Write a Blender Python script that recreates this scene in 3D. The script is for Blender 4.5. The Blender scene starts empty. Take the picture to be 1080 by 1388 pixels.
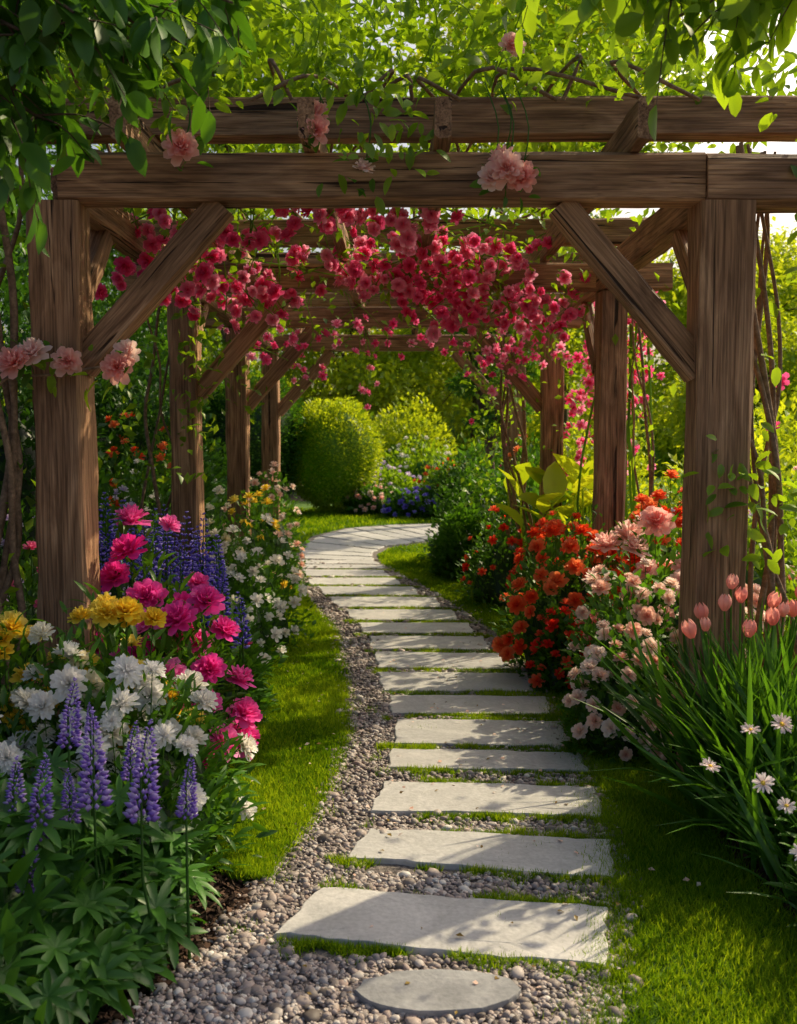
import bpy, math, random
import numpy as np
from mathutils import Vector, Matrix
rng=np.random.default_rng(11); random.seed(5)
scene=bpy.context.scene
U=rng.uniform; N=rng.normal
def nrm(v): return v/np.maximum(np.linalg.norm(v,axis=-1,keepdims=True),1e-9)

# ---------------------------------------------------------------- mesh builder
class MB:
    def __init__(s): s.V=[];s.F=[];s.M=[];s.C=[];s.n=0
    def add(s,V,F,mat=0,c=0.5):
        V=np.asarray(V,float).reshape(-1,3);F=np.asarray(F,int).reshape(-1,3)
        s.V.append(V);s.F.append(F+s.n);s.M.append(np.full(len(F),mat))
        s.C.append(np.broadcast_to(np.asarray(c,float),(len(V),)).copy());s.n+=len(V)
    def scatter(s,T,R,P,rnd=None,matmap=None):
        n=len(P)
        if n==0:return
        if rnd is None: rnd=U(0,1,n)
        # broad patchiness so neighbouring leaves / blades share a tone
        rnd=rnd+.16*np.sin(P[:,0]*5.1+1)*np.sin(P[:,1]*4.3+P[:,2]*6.1)
        for (V,F,m,tv) in T:
            W=np.einsum('nij,vj->nvi',R,V)+P[:,None,:]
            k=len(V)
            FF=F[None]+(np.arange(n)*k)[:,None,None]
            c=(rnd[:,None]*0.65+tv[None,:])
            s.add(W.reshape(-1,3),FF.reshape(-1,3),m if matmap is None else matmap[m],c.reshape(-1))
    def finish(s,name,mats,parent=None,smooth=True):
        V=np.concatenate(s.V);F=np.concatenate(s.F);M=np.concatenate(s.M);C=np.clip(np.concatenate(s.C),0,1)
        me=bpy.data.meshes.new(name)
        me.vertices.add(len(V));me.vertices.foreach_set('co',V.astype(np.float32).ravel())
        me.loops.add(F.size);me.loops.foreach_set('vertex_index',F.astype(np.int32).ravel())
        me.polygons.add(len(F));me.polygons.foreach_set('loop_start',np.arange(0,F.size,3,dtype=np.int32))
        for m in mats: me.materials.append(m)
        me.polygons.foreach_set('material_index',M.astype(np.int32))
        me.polygons.foreach_set('use_smooth',np.full(len(F),smooth))
        me.update(calc_edges=True)
        a=me.attributes.new('var','FLOAT','POINT');a.data.foreach_set('value',C.astype(np.float32))
        ob=bpy.data.objects.new(name,me);scene.collection.objects.link(ob)
        if parent: ob.parent=parent
        return ob
def _sc(s,n):
    s=np.asarray(s,float)
    if s.ndim==0: s=np.full((n,3),float(s))
    elif s.ndim==1: s=np.repeat(s[:,None],3,1)
    return s
def frames_y(d,s,wob=.35):
    d=nrm(d);up=np.array([0,0,1.])+N(0,wob,d.shape)
    x=nrm(np.cross(d,up));z=np.cross(x,d)
    return np.stack([x,d,z],axis=-1)*_sc(s,len(d))[:,None,:]
def frames_z(d,s):
    d=nrm(d);r=N(0,1,d.shape);x=nrm(np.cross(d,r));y=np.cross(d,x)
    return np.stack([x,y,d],axis=-1)*_sc(s,len(d))[:,None,:]
def grid(nr,nc,wrap=False):
    F=[]
    for i in range(nr-1):
        for j in range(nc if wrap else nc-1):
            a=i*nc+j;b=i*nc+(j+1)%nc;c=a+nc;d=(i+1)*nc+(j+1)%nc
            F+=[(a,b,d),(a,d,c)]
    return np.array(F)
def tube(mb,pts,rad,mat=0,sides=6,c=.5):
    pts=np.asarray(pts,float);n=len(pts);rad=np.broadcast_to(np.asarray(rad,float),(n,))
    t=nrm(np.gradient(pts,axis=0));ref=np.array([.31,.2,.1]) if abs(t[:,2]).mean()>.6 else np.array([0.1,.05,1.])
    x=nrm(np.cross(t,ref));y=np.cross(t,x)
    a=np.arange(sides)*2*math.pi/sides
    V=pts[:,None,:]+rad[:,None,None]*(np.cos(a)[None,:,None]*x[:,None,:]+np.sin(a)[None,:,None]*y[:,None,:])
    mb.add(V.reshape(-1,3),grid(n,sides,True),mat,c)
def spline(ctrl,n):
    ctrl=np.asarray(ctrl,float);k=len(ctrl);P=np.vstack([2*ctrl[0]-ctrl[1],ctrl,2*ctrl[-1]-ctrl[-2]])
    out=[]
    for u in np.linspace(0,k-1-1e-6,n):
        i=int(u);t=u-i;p0,p1,p2,p3=P[i:i+4]
        out.append(.5*((2*p1)+(-p0+p2)*t+(2*p0-5*p1+4*p2-p3)*t*t+(-p0+3*p1-3*p2+p3)*t**3))
    return np.array(out)

# ---------------------------------------------------------------- templates (V,F,mat,tv)
def leaf_hi(w=.2,fold=.06,bend=.25,mat=0,prof=(.05,.8,1,.7,.03),ys=(0,.22,.5,.78,1)):
    V=[];tv=[]
    for y,p in zip(ys,prof):
        for u in(-1,0,1):
            V.append((u*w*p,y,-bend*y*y+abs(u)*fold*p));tv.append(.18+.12*abs(u)+.05*y)
    return [(np.array(V),grid(5,3),mat,np.array(tv))]
def leaf_lo(w=.28,fold=.08,bend=.15,mat=0):
    V=np.array([(0,0,0),(-w,.45,fold),(0,1,-bend),(w,.45,fold),(0,.5,-.02)])
    return [(V,np.array([(0,4,1),(1,4,2),(0,3,4),(4,3,2)]),mat,np.array([.1,.3,.25,.3,.15]))]
def bloom(rings,mat=1,curl=.25,ns=4,flatten=1.,seed=1,tipv=.35,wav=.012):
    r=np.random.default_rng(seed);Vs=[];Fs=[];tv=[];off=0
    ss=np.linspace(0,1,ns)
    for (n,phi,L,aw) in rings:
        a0=r.uniform(0,6)
        for k in range(n):
            az=a0+k*2*math.pi/n+r.normal(0,.1);ph=phi+r.normal(0,.09);LL=L*r.uniform(.85,1.1)
            for s in ss:
                rad=.03+LL*(math.sin(ph)*s+curl*s*s*.6);z=LL*(math.cos(ph)*s*flatten-curl*.55*s*s*s)
                w=aw*(.35+.75*math.sin(math.pi*min(1,.12+.62*s)))*(1 if s<.95 else .62)
                for u in(-1,0,1):
                    rr=rad*(1-.10*abs(u));zz=z+.05*abs(u)*L+r.normal(0,wav)
                    Vs.append((rr*math.cos(az+u*w),rr*math.sin(az+u*w),zz));tv.append(tipv*s)
            Fs.append(grid(ns,3)+off);off+=ns*3
    return (np.array(Vs),np.concatenate(Fs),mat,np.array(tv))
ROSE=[bloom([(3,.05,.36,1.2),(5,.28,.42,.8),(6,.55,.44,.6),(7,.85,.46,.5),(7,1.15,.46,.48),(7,1.45,.44,.48)],curl=.12,wav=.02)]
ROSE_LO=[bloom([(3,.1,.4,1.2),(5,.55,.44,.7),(6,1.1,.46,.55)],ns=3,seed=3,curl=.12)]
PEONY=[bloom([(4,.1,.42,.8),(7,.3,.48,.5),(9,.6,.5,.42),(10,.95,.5,.38),(9,1.35,.5,.42)],seed=4,curl=.1,wav=.03)]
POM=[bloom([(5,.15,.46,.6),(8,.4,.5,.42),(11,.7,.5,.32),(12,1.05,.5,.28),(12,1.45,.5,.28)],seed=14,curl=.06,wav=.025,tipv=.45)]
def dome(r,h,mat,n=8,z0=0.,c=.4):
    V=[];
    for i in range(4):
        a=i/3*math.pi/2
        for j in range(n):
            b=j*2*math.pi/n;V.append((r*math.cos(a)*math.cos(b),r*math.cos(a)*math.sin(b),z0+h*math.sin(a)))
    return (np.array(V),grid(4,n,True),mat,np.full(len(V),c))
DAISY=[bloom([(13,1.45,.5,.17),(13,1.15,.46,.17)],curl=.12,seed=5,tipv=.4),dome(.13,.12,2)]
DOUBLE=[bloom([(15,1.5,.5,.22),(14,1.2,.49,.22),(13,.9,.47,.23),(11,.6,.45,.24),(8,.3,.40,.3)],curl=.1,seed=6,tipv=.4,wav=.02)]
def tulip():
    Vs=[];Fs=[];tv=[];off=0
    for k in range(6):
        az=k*math.pi/3;sc=1 if k%2 else .93
        for s in np.linspace(0,1,6):
            rad=.36*math.sin(math.pi*(.1+.74*s))*sc+.02;w=.62*(1 if s<.7 else (1-s)/.3*.8+.15)
            for u in(-1,0,1):
                Vs.append((rad*math.cos(az+u*w),rad*math.sin(az+u*w),s*(1-.03*abs(u))));tv.append(.35*s)
        Fs.append(grid(6,3)+off);off+=18
    return [(np.array(Vs),np.concatenate(Fs),1,np.array(tv))]
TULIP=tulip()
def spike(nw=20,per=7,seed=2,fs=.05,R0=.115):
    r=np.random.default_rng(seed);Vs=[];Fs=[];tv=[];off=0
    O=np.array([(1,0,0),(-1,0,0),(0,1,0),(0,-1,0),(0,0,1),(0,0,-1)],float)
    OF=np.array([(0,2,4),(2,1,4),(1,3,4),(3,0,4),(2,0,5),(1,2,5),(3,1,5),(0,3,5)])
    for i in range(nw):
        t=i/(nw-1);R=R0*(1-t)**.6+.012;s=fs*(1-.68*t)
        for k in range(per):
            az=k*2*math.pi/per+i*.45+r.normal(0,.15);z=t*.97+r.normal(0,.01)
            d=np.array([math.cos(az),math.sin(az),0]);q=np.array([-d[1],d[0],0]);up=np.array([0,0,1]);ss=s*r.uniform(.8,1.2)
            M=np.stack([d*ss*1.25+up*ss*.5,q*ss*.5,up*ss*.7-d*.2*ss],axis=1)
            Vs.append(O@M.T+d*R+up*z);Fs.append(OF+off);off+=6
            base=r.uniform(-.1,.35);tv.append([base+.25,base-.1,base,base,base+.45,base-.15])
    return [(np.concatenate(Vs),np.concatenate(Fs),1,np.concatenate(tv))]
SPIKE=spike(18,7,2,.052,.12);SPIKE_LO=spike(11,5,3)
STEM=[(np.array([(math.cos(a)*.5,y,math.sin(a)*.5) for y in(0,1) for a in(0,2.1,4.2)]),grid(2,3,True),0,np.full(6,.25))]
def palmate(n=8):
    Vs=[];Fs=[];tv=[];off=0;V,F,m,t=leaf_hi(.14,.05,.25)[0]
    for k in range(n):
        a=k*2*math.pi/n;ca,sa=math.cos(a),math.sin(a)
        W=np.stack([V[:,0]*ca-V[:,1]*sa,V[:,0]*sa+V[:,1]*ca,V[:,2]+V[:,1]*.22],1)
        Vs.append(W);Fs.append(F+off);tv.append(t);off+=len(V)
    return [(np.concatenate(Vs),np.concatenate(Fs),0,np.concatenate(tv))]
PALM=palmate()
LL=leaf_lo();LANCE=leaf_hi(.13,.04,.35);STRAP=leaf_hi(.022,.006,.28,prof=(.8,1,1,.8,.05));BROAD=leaf_hi(.27,.07,.3)
OVAL=leaf_hi(.25,.05,.3,prof=(.06,.85,1,.72,.03))
NARROW=leaf_lo(.12,.03,.2)

# ---------------------------------------------------------------- materials
def newmat(name):
    m=bpy.data.materials.new(name);m.use_nodes=True;nt=m.node_tree
    for n in list(nt.nodes):nt.nodes.remove(n)
    return m,nt,nt.nodes,nt.links
def col(c):return (c[0],c[1],c[2],1)
def ramp(nd,stops,interp='LINEAR'):
    r=nd.new('ShaderNodeValToRGB');e=r.color_ramp;e.interpolation=interp
    while len(e.elements)<len(stops):e.elements.new(.5)
    for el,(p,c) in zip(e.elements,stops):el.position=p;el.color=col(c)
    return r
def mat_soft(name,stops,trans=.4,tcol=(1.5,1.35,.5),gloss=.025,rough=.4):
    m,nt,nd,lk=newmat(name)
    at=nd.new('ShaderNodeAttribute');at.attribute_name='var'
    r=ramp(nd,stops);lk.new(at.outputs['Fac'],r.inputs[0])
    d=nd.new('ShaderNodeBsdfDiffuse');lk.new(r.outputs[0],d.inputs['Color'])
    r2=ramp(nd,[(p,tuple(min(1,c[i]*tcol[i]) for i in range(3))) for p,c in stops]);lk.new(at.outputs['Fac'],r2.inputs[0])
    tr=nd.new('ShaderNodeBsdfTranslucent');lk.new(r2.outputs[0],tr.inputs['Color'])
    mx=nd.new('ShaderNodeMixShader');mx.inputs[0].default_value=trans;lk.new(d.outputs[0],mx.inputs[1]);lk.new(tr.outputs[0],mx.inputs[2])
    out=nd.new('ShaderNodeOutputMaterial');cur=mx
    if gloss>0:
        g=nd.new('ShaderNodeBsdfGlossy');g.inputs['Roughness'].default_value=rough;g.inputs['Color'].default_value=(1,1,1,1)
        m2=nd.new('ShaderNodeMixShader');m2.inputs[0].default_value=gloss;lk.new(mx.outputs[0],m2.inputs[1]);lk.new(g.outputs[0],m2.inputs[2]);cur=m2
    lk.new(cur.outputs[0],out.inputs[0])
    return m
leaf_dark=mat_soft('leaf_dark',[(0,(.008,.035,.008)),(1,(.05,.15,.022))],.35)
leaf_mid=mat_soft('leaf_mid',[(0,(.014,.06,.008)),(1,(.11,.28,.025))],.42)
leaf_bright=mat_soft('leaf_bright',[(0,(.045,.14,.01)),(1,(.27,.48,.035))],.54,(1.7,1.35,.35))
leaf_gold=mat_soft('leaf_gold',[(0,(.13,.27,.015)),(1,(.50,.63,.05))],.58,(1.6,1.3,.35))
leaf_blue=mat_soft('leaf_lupine',[(0,(.016,.075,.012)),(1,(.10,.27,.035))],.35,gloss=.03)
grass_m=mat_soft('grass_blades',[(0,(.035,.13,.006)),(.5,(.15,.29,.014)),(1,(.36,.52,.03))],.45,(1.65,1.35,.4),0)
P=lambda n,a,b,c,tr=.4:mat_soft(n,[(0,a),(.5,b),(1,c)],tr,(1.12,1.05,1.05),.015)
p_white=P('petal_white',(.76,.74,.60),(.88,.87,.82),(.93,.93,.91))
p_yellow=P('petal_yellow',(.78,.45,.01),(.9,.68,.05),(.92,.8,.2))
p_cream=P('petal_cream',(.82,.68,.36),(.9,.84,.62),(.93,.91,.8))
p_magenta=P('petal_magenta',(.7,.01,.24),(.88,.05,.42),(.93,.24,.6))
p_pinkhot=P('petal_hot_pink',(.85,.035,.22),(.96,.14,.38),(.98,.45,.62),.48)
p_pink=P('petal_pink',(.92,.34,.3),(.96,.56,.5),(.97,.78,.72),.48)
p_peach=P('petal_peach',(.9,.5,.38),(.94,.7,.58),(.96,.85,.78))
p_red=P('petal_red',(.7,.012,.008),(.88,.05,.02),(.93,.2,.08))
p_orange=P('petal_orange',(.86,.05,.012),(.96,.14,.035),(.97,.34,.12),.45)
p_blue=P('petal_blue',(.10,.06,.5),(.2,.14,.76),(.48,.40,.9),.25)
p_lupine=P('petal_lupine',(.17,.08,.52),(.36,.21,.78),(.82,.68,.94),.3)
p_lilac=P('petal_lilac',(.5,.4,.74),(.7,.58,.85),(.86,.8,.92))
p_centre=P('flower_centre',(.6,.32,.01),(.8,.48,.03),(.85,.6,.08),0)

def bump(nd,lk,src,strength,dist,pb):
    b=nd.new('ShaderNodeBump');b.inputs['Strength'].default_value=strength;b.inputs['Distance'].default_value=dist
    lk.new(src,b.inputs['Height']);lk.new(b.outputs[0],pb.inputs['Normal']);return b
def mat_wood(name='weathered_wood',k=2.0):
    m,nt,nd,lk=newmat(name)
    tc=nd.new('ShaderNodeTexCoord');oi=nd.new('ShaderNodeObjectInfo')
    ad=nd.new('ShaderNodeVectorMath');ad.operation='ADD';mu=nd.new('ShaderNodeMath');mu.operation='MULTIPLY';mu.inputs[1].default_value=37
    lk.new(oi.outputs['Random'],mu.inputs[0]);lk.new(tc.outputs['Object'],ad.inputs[0]);lk.new(mu.outputs[0],ad.inputs[1])
    def nz(sc,scale,det,dist):
        mp=nd.new('ShaderNodeMapping');mp.inputs['Scale'].default_value=sc;lk.new(ad.outputs[0],mp.inputs[0])
        n=nd.new('ShaderNodeTexNoise');n.inputs['Scale'].default_value=scale;n.inputs['Detail'].default_value=det;n.inputs['Distortion'].default_value=dist
        lk.new(mp.outputs[0],n.inputs['Vector']);return n
    a=nz((.9,6,6),2,5,1.6);b=nz((1.2,56,56),2,5,.4);c=nz((.3,11,11),2.2,3,.6);e=nz((1,1,1),1.7,2,0)
    ra=ramp(nd,[(.3,(.105*k,.055*k,.029*k)),(.5,(.185*k,.103*k,.058*k)),(.72,(.29*k,.175*k,.103*k))]);lk.new(a.outputs['Fac'],ra.inputs[0])
    rb=ramp(nd,[(.34,(.5,.48,.46)),(.58,(1.1,1.1,1.1))]);lk.new(b.outputs['Fac'],rb.inputs[0])
    rc=ramp(nd,[(.33,(.12,.10,.09)),(.36,(1,1,1))]);lk.new(c.outputs['Fac'],rc.inputs[0])
    re=ramp(nd,[(.3,(.72,.72,.73)),(.7,(1.18,1.15,1.1))]);lk.new(e.outputs['Fac'],re.inputs[0])
    cur=ra
    for r in(rb,rc,re):
        x=nd.new('ShaderNodeVectorMath');x.operation='MULTIPLY';lk.new(cur.outputs[0],x.inputs[0]);lk.new(r.outputs[0],x.inputs[1]);cur=x
    pb=nd.new('ShaderNodeBsdfPrincipled');pb.inputs['Roughness'].default_value=.7;pb.inputs['Specular IOR Level'].default_value=.3
    lk.new(cur.outputs[0],pb.inputs['Base Color'])
    h=nd.new('ShaderNodeMath');h.operation='ADD';lk.new(b.outputs['Fac'],h.inputs[0])
    h2=nd.new('ShaderNodeMath');h2.operation='MULTIPLY';h2.inputs[1].default_value=1.6;lk.new(rc.outputs[0],h2.inputs[0]);lk.new(h2.outputs[0],h.inputs[1])
    bump(nd,lk,h.outputs[0],.75,.008,pb)
    o=nd.new('ShaderNodeOutputMaterial');lk.new(pb.outputs[0],o.inputs[0]);return m
wood=mat_wood()
def mat_rock(name,stops,sc=6,bs=.3,bd=.01,rough=.8,objr=True,fine=60,frng=(.72,1.15),det=5):
    m,nt,nd,lk=newmat(name);tc=nd.new('ShaderNodeTexCoord')
    oi=nd.new('ShaderNodeObjectInfo')
    ad=nd.new('ShaderNodeVectorMath');ad.operation='ADD';mu=nd.new('ShaderNodeMath');mu.operation='MULTIPLY';mu.inputs[1].default_value=23
    lk.new(oi.outputs['Random'],mu.inputs[0]);lk.new(tc.outputs['Object'],ad.inputs[0]);lk.new(mu.outputs[0],ad.inputs[1])
    n=nd.new('ShaderNodeTexNoise');n.inputs['Scale'].default_value=sc;n.inputs['Detail'].default_value=det;n.inputs['Roughness'].default_value=.62;n.inputs['Distortion'].default_value=.6
    lk.new(ad.outputs[0],n.inputs['Vector'])
    f=nd.new('ShaderNodeTexNoise');f.inputs['Scale'].default_value=fine;f.inputs['Detail'].default_value=3;lk.new(ad.outputs[0],f.inputs['Vector'])
    r=ramp(nd,stops);lk.new(n.outputs['Fac'],r.inputs[0])
    rf=ramp(nd,[(.3,(frng[0],)*3),(.7,(frng[1],)*3)]);lk.new(f.outputs['Fac'],rf.inputs[0])
    x=nd.new('ShaderNodeVectorMath');x.operation='MULTIPLY';lk.new(r.outputs[0],x.inputs[0]);lk.new(rf.outputs[0],x.inputs[1])
    cur=x
    if objr:
        ro=ramp(nd,[(0,(.88,.88,.9)),(.5,(1.0,.98,.97)),(1,(1.08,1.07,1.06))]);lk.new(oi.outputs['Random'],ro.inputs[0])
        y=nd.new('ShaderNodeVectorMath');y.operation='MULTIPLY';lk.new(cur.outputs[0],y.inputs[0]);lk.new(ro.outputs[0],y.inputs[1]);cur=y
    pb=nd.new('ShaderNodeBsdfPrincipled');pb.inputs['Roughness'].default_value=rough;pb.inputs['Specular IOR Level'].default_value=.35
    lk.new(cur.outputs[0],pb.inputs['Base Color'])
    h=nd.new('ShaderNodeMath');h.operation='MULTIPLY_ADD';h.inputs[1].default_value=.35;lk.new(f.outputs['Fac'],h.inputs[0]);lk.new(n.outputs['Fac'],h.inputs[2])
    bump(nd,lk,h.outputs[0],bs,bd,pb)
    o=nd.new('ShaderNodeOutputMaterial');lk.new(pb.outputs[0],o.inputs[0]);return m
def mat_var(name,stops,rough=.6,spec=.3):
    m,nt,nd,lk=newmat(name);at=nd.new('ShaderNodeAttribute');at.attribute_name='var';r=ramp(nd,stops);lk.new(at.outputs['Fac'],r.inputs[0])
    pb=nd.new('ShaderNodeBsdfPrincipled');pb.inputs['Roughness'].default_value=rough;pb.inputs['Specular IOR Level'].default_value=spec;lk.new(r.outputs[0],pb.inputs['Base Color'])
    o=nd.new('ShaderNodeOutputMaterial');lk.new(pb.outputs[0],o.inputs[0]);return m
slab_m=mat_rock('flagstone',[(.28,(.38,.385,.39)),(.42,(.52,.52,.52)),(.47,(.45,.45,.45)),(.6,(.58,.575,.57)),(.72,(.64,.635,.625))],2.6,.4,.012,.55,frng=(.86,1.07),det=9)
slab_dark=mat_rock('slate',[(.3,(.20,.205,.22)),(.7,(.36,.365,.38))],5,.4,.012,.6,frng=(.85,1.08))
peb_m=mat_var('pebbles',[(0,(.09,.075,.07)),(.18,(.27,.225,.205)),(.34,(.38,.31,.285)),(.48,(.19,.165,.16)),(.62,(.47,.43,.41)),(.8,(.30,.22,.195)),(1,(.64,.61,.58))])
grav_m=mat_rock('gravel_base',[(.35,(.10,.085,.08)),(.65,(.29,.25,.23))],60,.8,.01,.9,False,160)
soil_m=mat_rock('mulch_soil',[(.35,(.012,.008,.005)),(.65,(.05,.03,.018))],30,1,.02,.95,False,120)
chip_m=mat_var('bark_chips',[(0,(.022,.012,.008)),(1,(.12,.065,.04))],.9)
turf_m=mat_rock('turf',[(.35,(.03,.08,.008)),(.65,(.10,.21,.014))],8,.6,.01,.95,False,90)
bark_m=mat_rock('bark',[(.3,(.05,.032,.02)),(.7,(.19,.13,.09))],14,.8,.02,.9,False,60)
vine_m=mat_rock('vine_bark',[(.3,(.14,.085,.05)),(.7,(.38,.25,.16))],25,.8,.01,.85,False,80)

# ---------------------------------------------------------------- ground sheets
def sheet(name,pairs,z,mat):
    mb=MB();V=[]
    for a,b in pairs:V+=[(a[0],a[1],z),(b[0],b[1],z)]
    mb.add(V,grid(len(pairs),2),0);return mb.finish(name,[mat],smooth=False)
g=MB();xs=np.concatenate([[-400,-60],np.linspace(-12,12,25),[60,400]]);ys=np.concatenate([[-60,-5],np.linspace(0,30,31),[60,500]])
XX,YY=np.meshgrid(xs,ys);g.add(np.stack([XX,YY,0*XX],-1).reshape(-1,3),grid(len(ys),len(xs)));g.finish('ground',[soil_m],smooth=False)

LY=np.array([1.2,2.37,2.72,3.38,3.96,4.77,5.99,7.38,9.62,12.]);LX=np.array([-.9,-.69,-.544,-.415,-.312,-.27,-.35,-.506,-1.0,-1.32])
RY=np.array([1.2,2.37,2.95,3.44,4.23,4.77,5.8,7.24,9.15,11.7]);RX=np.array([.5,.55,.725,.81,.906,.915,.91,.79,.43,-.23])
BY=np.array([3.1,3.32,3.8,4.77,6.4,7.38,8.7,12,14.]);BX=np.array([-.5,-.66,-.75,-.785,-.97,-1.0,-1.1,-1.75,-2.1])
EY=np.array([1.2,2.0,2.81,3.58,4.23,5.3,7.1,9.62,11.7,13.2]);EX=np.array([1.3,1.25,1.21,1.19,1.2,1.19,1.1,.82,.55,.36])
gl=lambda y:np.interp(y,LY,LX);gr=lambda y:np.interp(y,RY,RX);bl=lambda y:np.interp(y,BY,BX);be=lambda y:np.interp(y,EY,EX)
yy=np.linspace(1.2,11.5,50)
far=[((-1.33,12),(-.23,11.8)),((-1.45,13.2),(-.29,12.6)),((-1.35,15.1),(-.1,13.4)),((-.9,16.5),(.32,13.9)),((-.1,17.2),(1,14.4)),((2,17.8),(2.2,14.8)),((5,18.2),(5,15.2))]
sheet('far_lawn',[((-5,11),(1.5,11)),((-5,24),(6,24))],.004,turf_m)
sheet('side_lawn',[((6.2,5),(30,5)),((6.2,45),(60,45))],.005,turf_m)
sheet('unseen_bounce_gravel',[((-14,-12),(14,-12)),((-14,1.15),(14,1.15))],.006,grav_m)  # pale sheet added unseen behind the camera, bounces sun onto the post fronts
pairs=[((gl(y),y),(gr(y),y)) for y in yy]+far
sheet('gravel_path',pairs,.009,grav_m)
yl=np.linspace(3.12,13.9,40)
sheet('left_lawn_turf',[((bl(y),y),(max(gl(y),bl(y)+.01) if y<12 else -1.4,y)) for y in yl],.014,turf_m)
sheet('right_lawn_turf',[((gr(y),y),(be(y),y)) for y in np.linspace(1.2,11.6,40)]+[((-.29,12.6),(.46,12.4)),((-.1,13.4),(.9,13.1)),((.9,14.3),(1.4,13.6))],.014,turf_m)

# grass blades
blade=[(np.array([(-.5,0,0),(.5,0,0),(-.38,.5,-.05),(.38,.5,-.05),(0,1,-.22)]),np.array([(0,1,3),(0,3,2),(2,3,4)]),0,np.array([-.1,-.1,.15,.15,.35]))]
def blades(mb,X,Y,h,w,z=.012):
    n=len(X);d=np.stack([N(0,.45,n),N(0,.45,n),np.ones(n)],1)
    pat=np.sin(X*6+1)*np.sin(Y*3.2)+.5*np.sin(X*15+Y*9)
    hh=h*U(.6,1.3,n)*(1+.15*pat);s=np.stack([w*U(.7,1.3,n),hh,hh],1)
    d=nrm(d);r=N(0,1,(n,3));x=nrm(np.cross(d,r));zz=np.cross(x,d)
    R=np.stack([x,d,zz],-1)*s[:,None,:]
    mb.scatter(blade,R,np.stack([X,Y,np.full(n,z)],1),np.clip(U(0,1,n)+.25*pat,0,1))
def band(n,y0,y1,fl,fr):
    t=U(0,1,n);Y=y0*(y1/y0)**t
    a=fl(Y);b=fr(Y);X=a+(b-a)*U(-.02,1.02,n)+N(0,.012,n)+.015*np.sin(Y*17)*np.sign(U(-1,1,n));return X,Y
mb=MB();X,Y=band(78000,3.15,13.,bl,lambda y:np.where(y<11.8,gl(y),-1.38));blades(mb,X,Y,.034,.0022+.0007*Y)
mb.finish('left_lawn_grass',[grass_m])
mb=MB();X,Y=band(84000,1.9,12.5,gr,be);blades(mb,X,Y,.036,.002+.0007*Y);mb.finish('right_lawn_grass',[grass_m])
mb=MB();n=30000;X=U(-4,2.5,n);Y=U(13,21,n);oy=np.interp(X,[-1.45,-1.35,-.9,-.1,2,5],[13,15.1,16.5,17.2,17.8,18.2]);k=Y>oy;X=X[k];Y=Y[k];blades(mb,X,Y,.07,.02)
n=5000;X=U(-.3,1.2,n);Y=U(11.5,14.3,n);k=(X>np.interp(Y,[11.7,12.6,13.4,13.9,14.4],[-.23,-.29,-.1,.32,1.0])+.03);blades(mb,X[k],Y[k],.05,.013);mb.finish('far_lawn_grass',[grass_m])

# ---------------------------------------------------------------- stepping stones
slabs=[[(-.375,2.767),(.584,2.608),(.667,2.946),(-.256,3.07)],
[(-.184,3.309),(.73,3.15),(.789,3.459),(-.113,3.565)],
[(-.112,3.738),(.805,3.69),(.846,4.005),(-.064,4.075)],
[(-.05,4.25),(.852,4.2),(.858,4.455),(-.036,4.52)],
[(-.025,4.585),(.843,4.565),(.862,4.98),(-.012,5.0)],
[(-.04,5.12),(.826,5.1),(.852,5.46),(-.056,5.5)],
[(-.087,5.6),(.787,5.58),(.827,6.02),(-.142,6.05)],
[(-.134,6.17),(.72,6.145),(.74,6.6),(-.166,6.64)],
[(-.19,6.75),(.643,6.72),(.646,7.18),(-.225,7.2)],
[(-.266,7.31),(.578,7.3),(.573,7.72),(-.33,7.75)],
[(-.377,7.86),(.5,7.84),(.468,8.33),(-.468,8.36)],
[(-.537,8.48),(.38,8.46),(.352,9.02),(-.67,9.05)],
[(-.708,9.17),(.2,9.15),(.15,9.68),(-.83,9.7)],
[(-.9,9.82),(.04,9.8),(-.04,10.3),(-1.0,10.33)],
[(-1.02,10.45),(-.09,10.42),(-.17,10.95),(-1.12,11.0)]]
def slab_obj(poly,th=.03,z=.0,jit=.01,mat=None):
    pts=[]
    m=len(poly)
    for i in range(m):
        a=np.array(poly[i]);b=np.array(poly[(i+1)%m]);k=max(2,int(np.linalg.norm(b-a)/.04))
        nn=np.array([b[1]-a[1],a[0]-b[0]]);nn=nn/np.linalg.norm(nn);w=random.uniform(0,6);w2=random.uniform(0,6)
        for j in range(k):
            t=j/k;pts.append(a+(b-a)*t+nn*(random.gauss(0,jit*.3)+jit*.7*math.sin(w+t*7)+jit*.3*math.sin(w2+t*23))*(1 if j else .3))
    c=np.mean(pts,0)
    me=bpy.data.meshes.new('stepping_stone')
    layers=[(1.0,0),(1.0,th-.007),(.994,th-.002),(.985,th),(.6,th+.0005)]
    V=[];F=[];n=len(pts)
    for s,h in layers:
        for p in pts:
            q=c+(p-c)*s;V.append((q[0]-c[0],q[1]-c[1],h+random.gauss(0,.0004)))
    for l in range(len(layers)-1):
        for j in range(n):
            F.append((l*n+j,l*n+(j+1)%n,(l+1)*n+(j+1)%n,(l+1)*n+j))
    F.append(tuple((len(layers)-1)*n+j for j in range(n)))
    me.from_pydata(V,[],F);me.materials.append(mat or slab_m);me.update()
    ob=bpy.data.objects.new('stepping_stone',me);ob.location=(c[0],c[1],z);ob.rotation_euler=(random.gauss(0,.004),random.gauss(0,.004),0);scene.collection.objects.link(ob)
    return ob
for s in slabs: slab_obj(s)
el=[(.105+.225*math.cos(a)*(1+.04*math.sin(3*a)),2.475+.10*math.sin(a)) for a in np.linspace(0,2*math.pi,13)[:-1]]
slab_obj(el,.034,0,.005,slab_dark)
pp=[((gl(11.1),11.1),(gr(11.05),11.05))]+far
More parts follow.
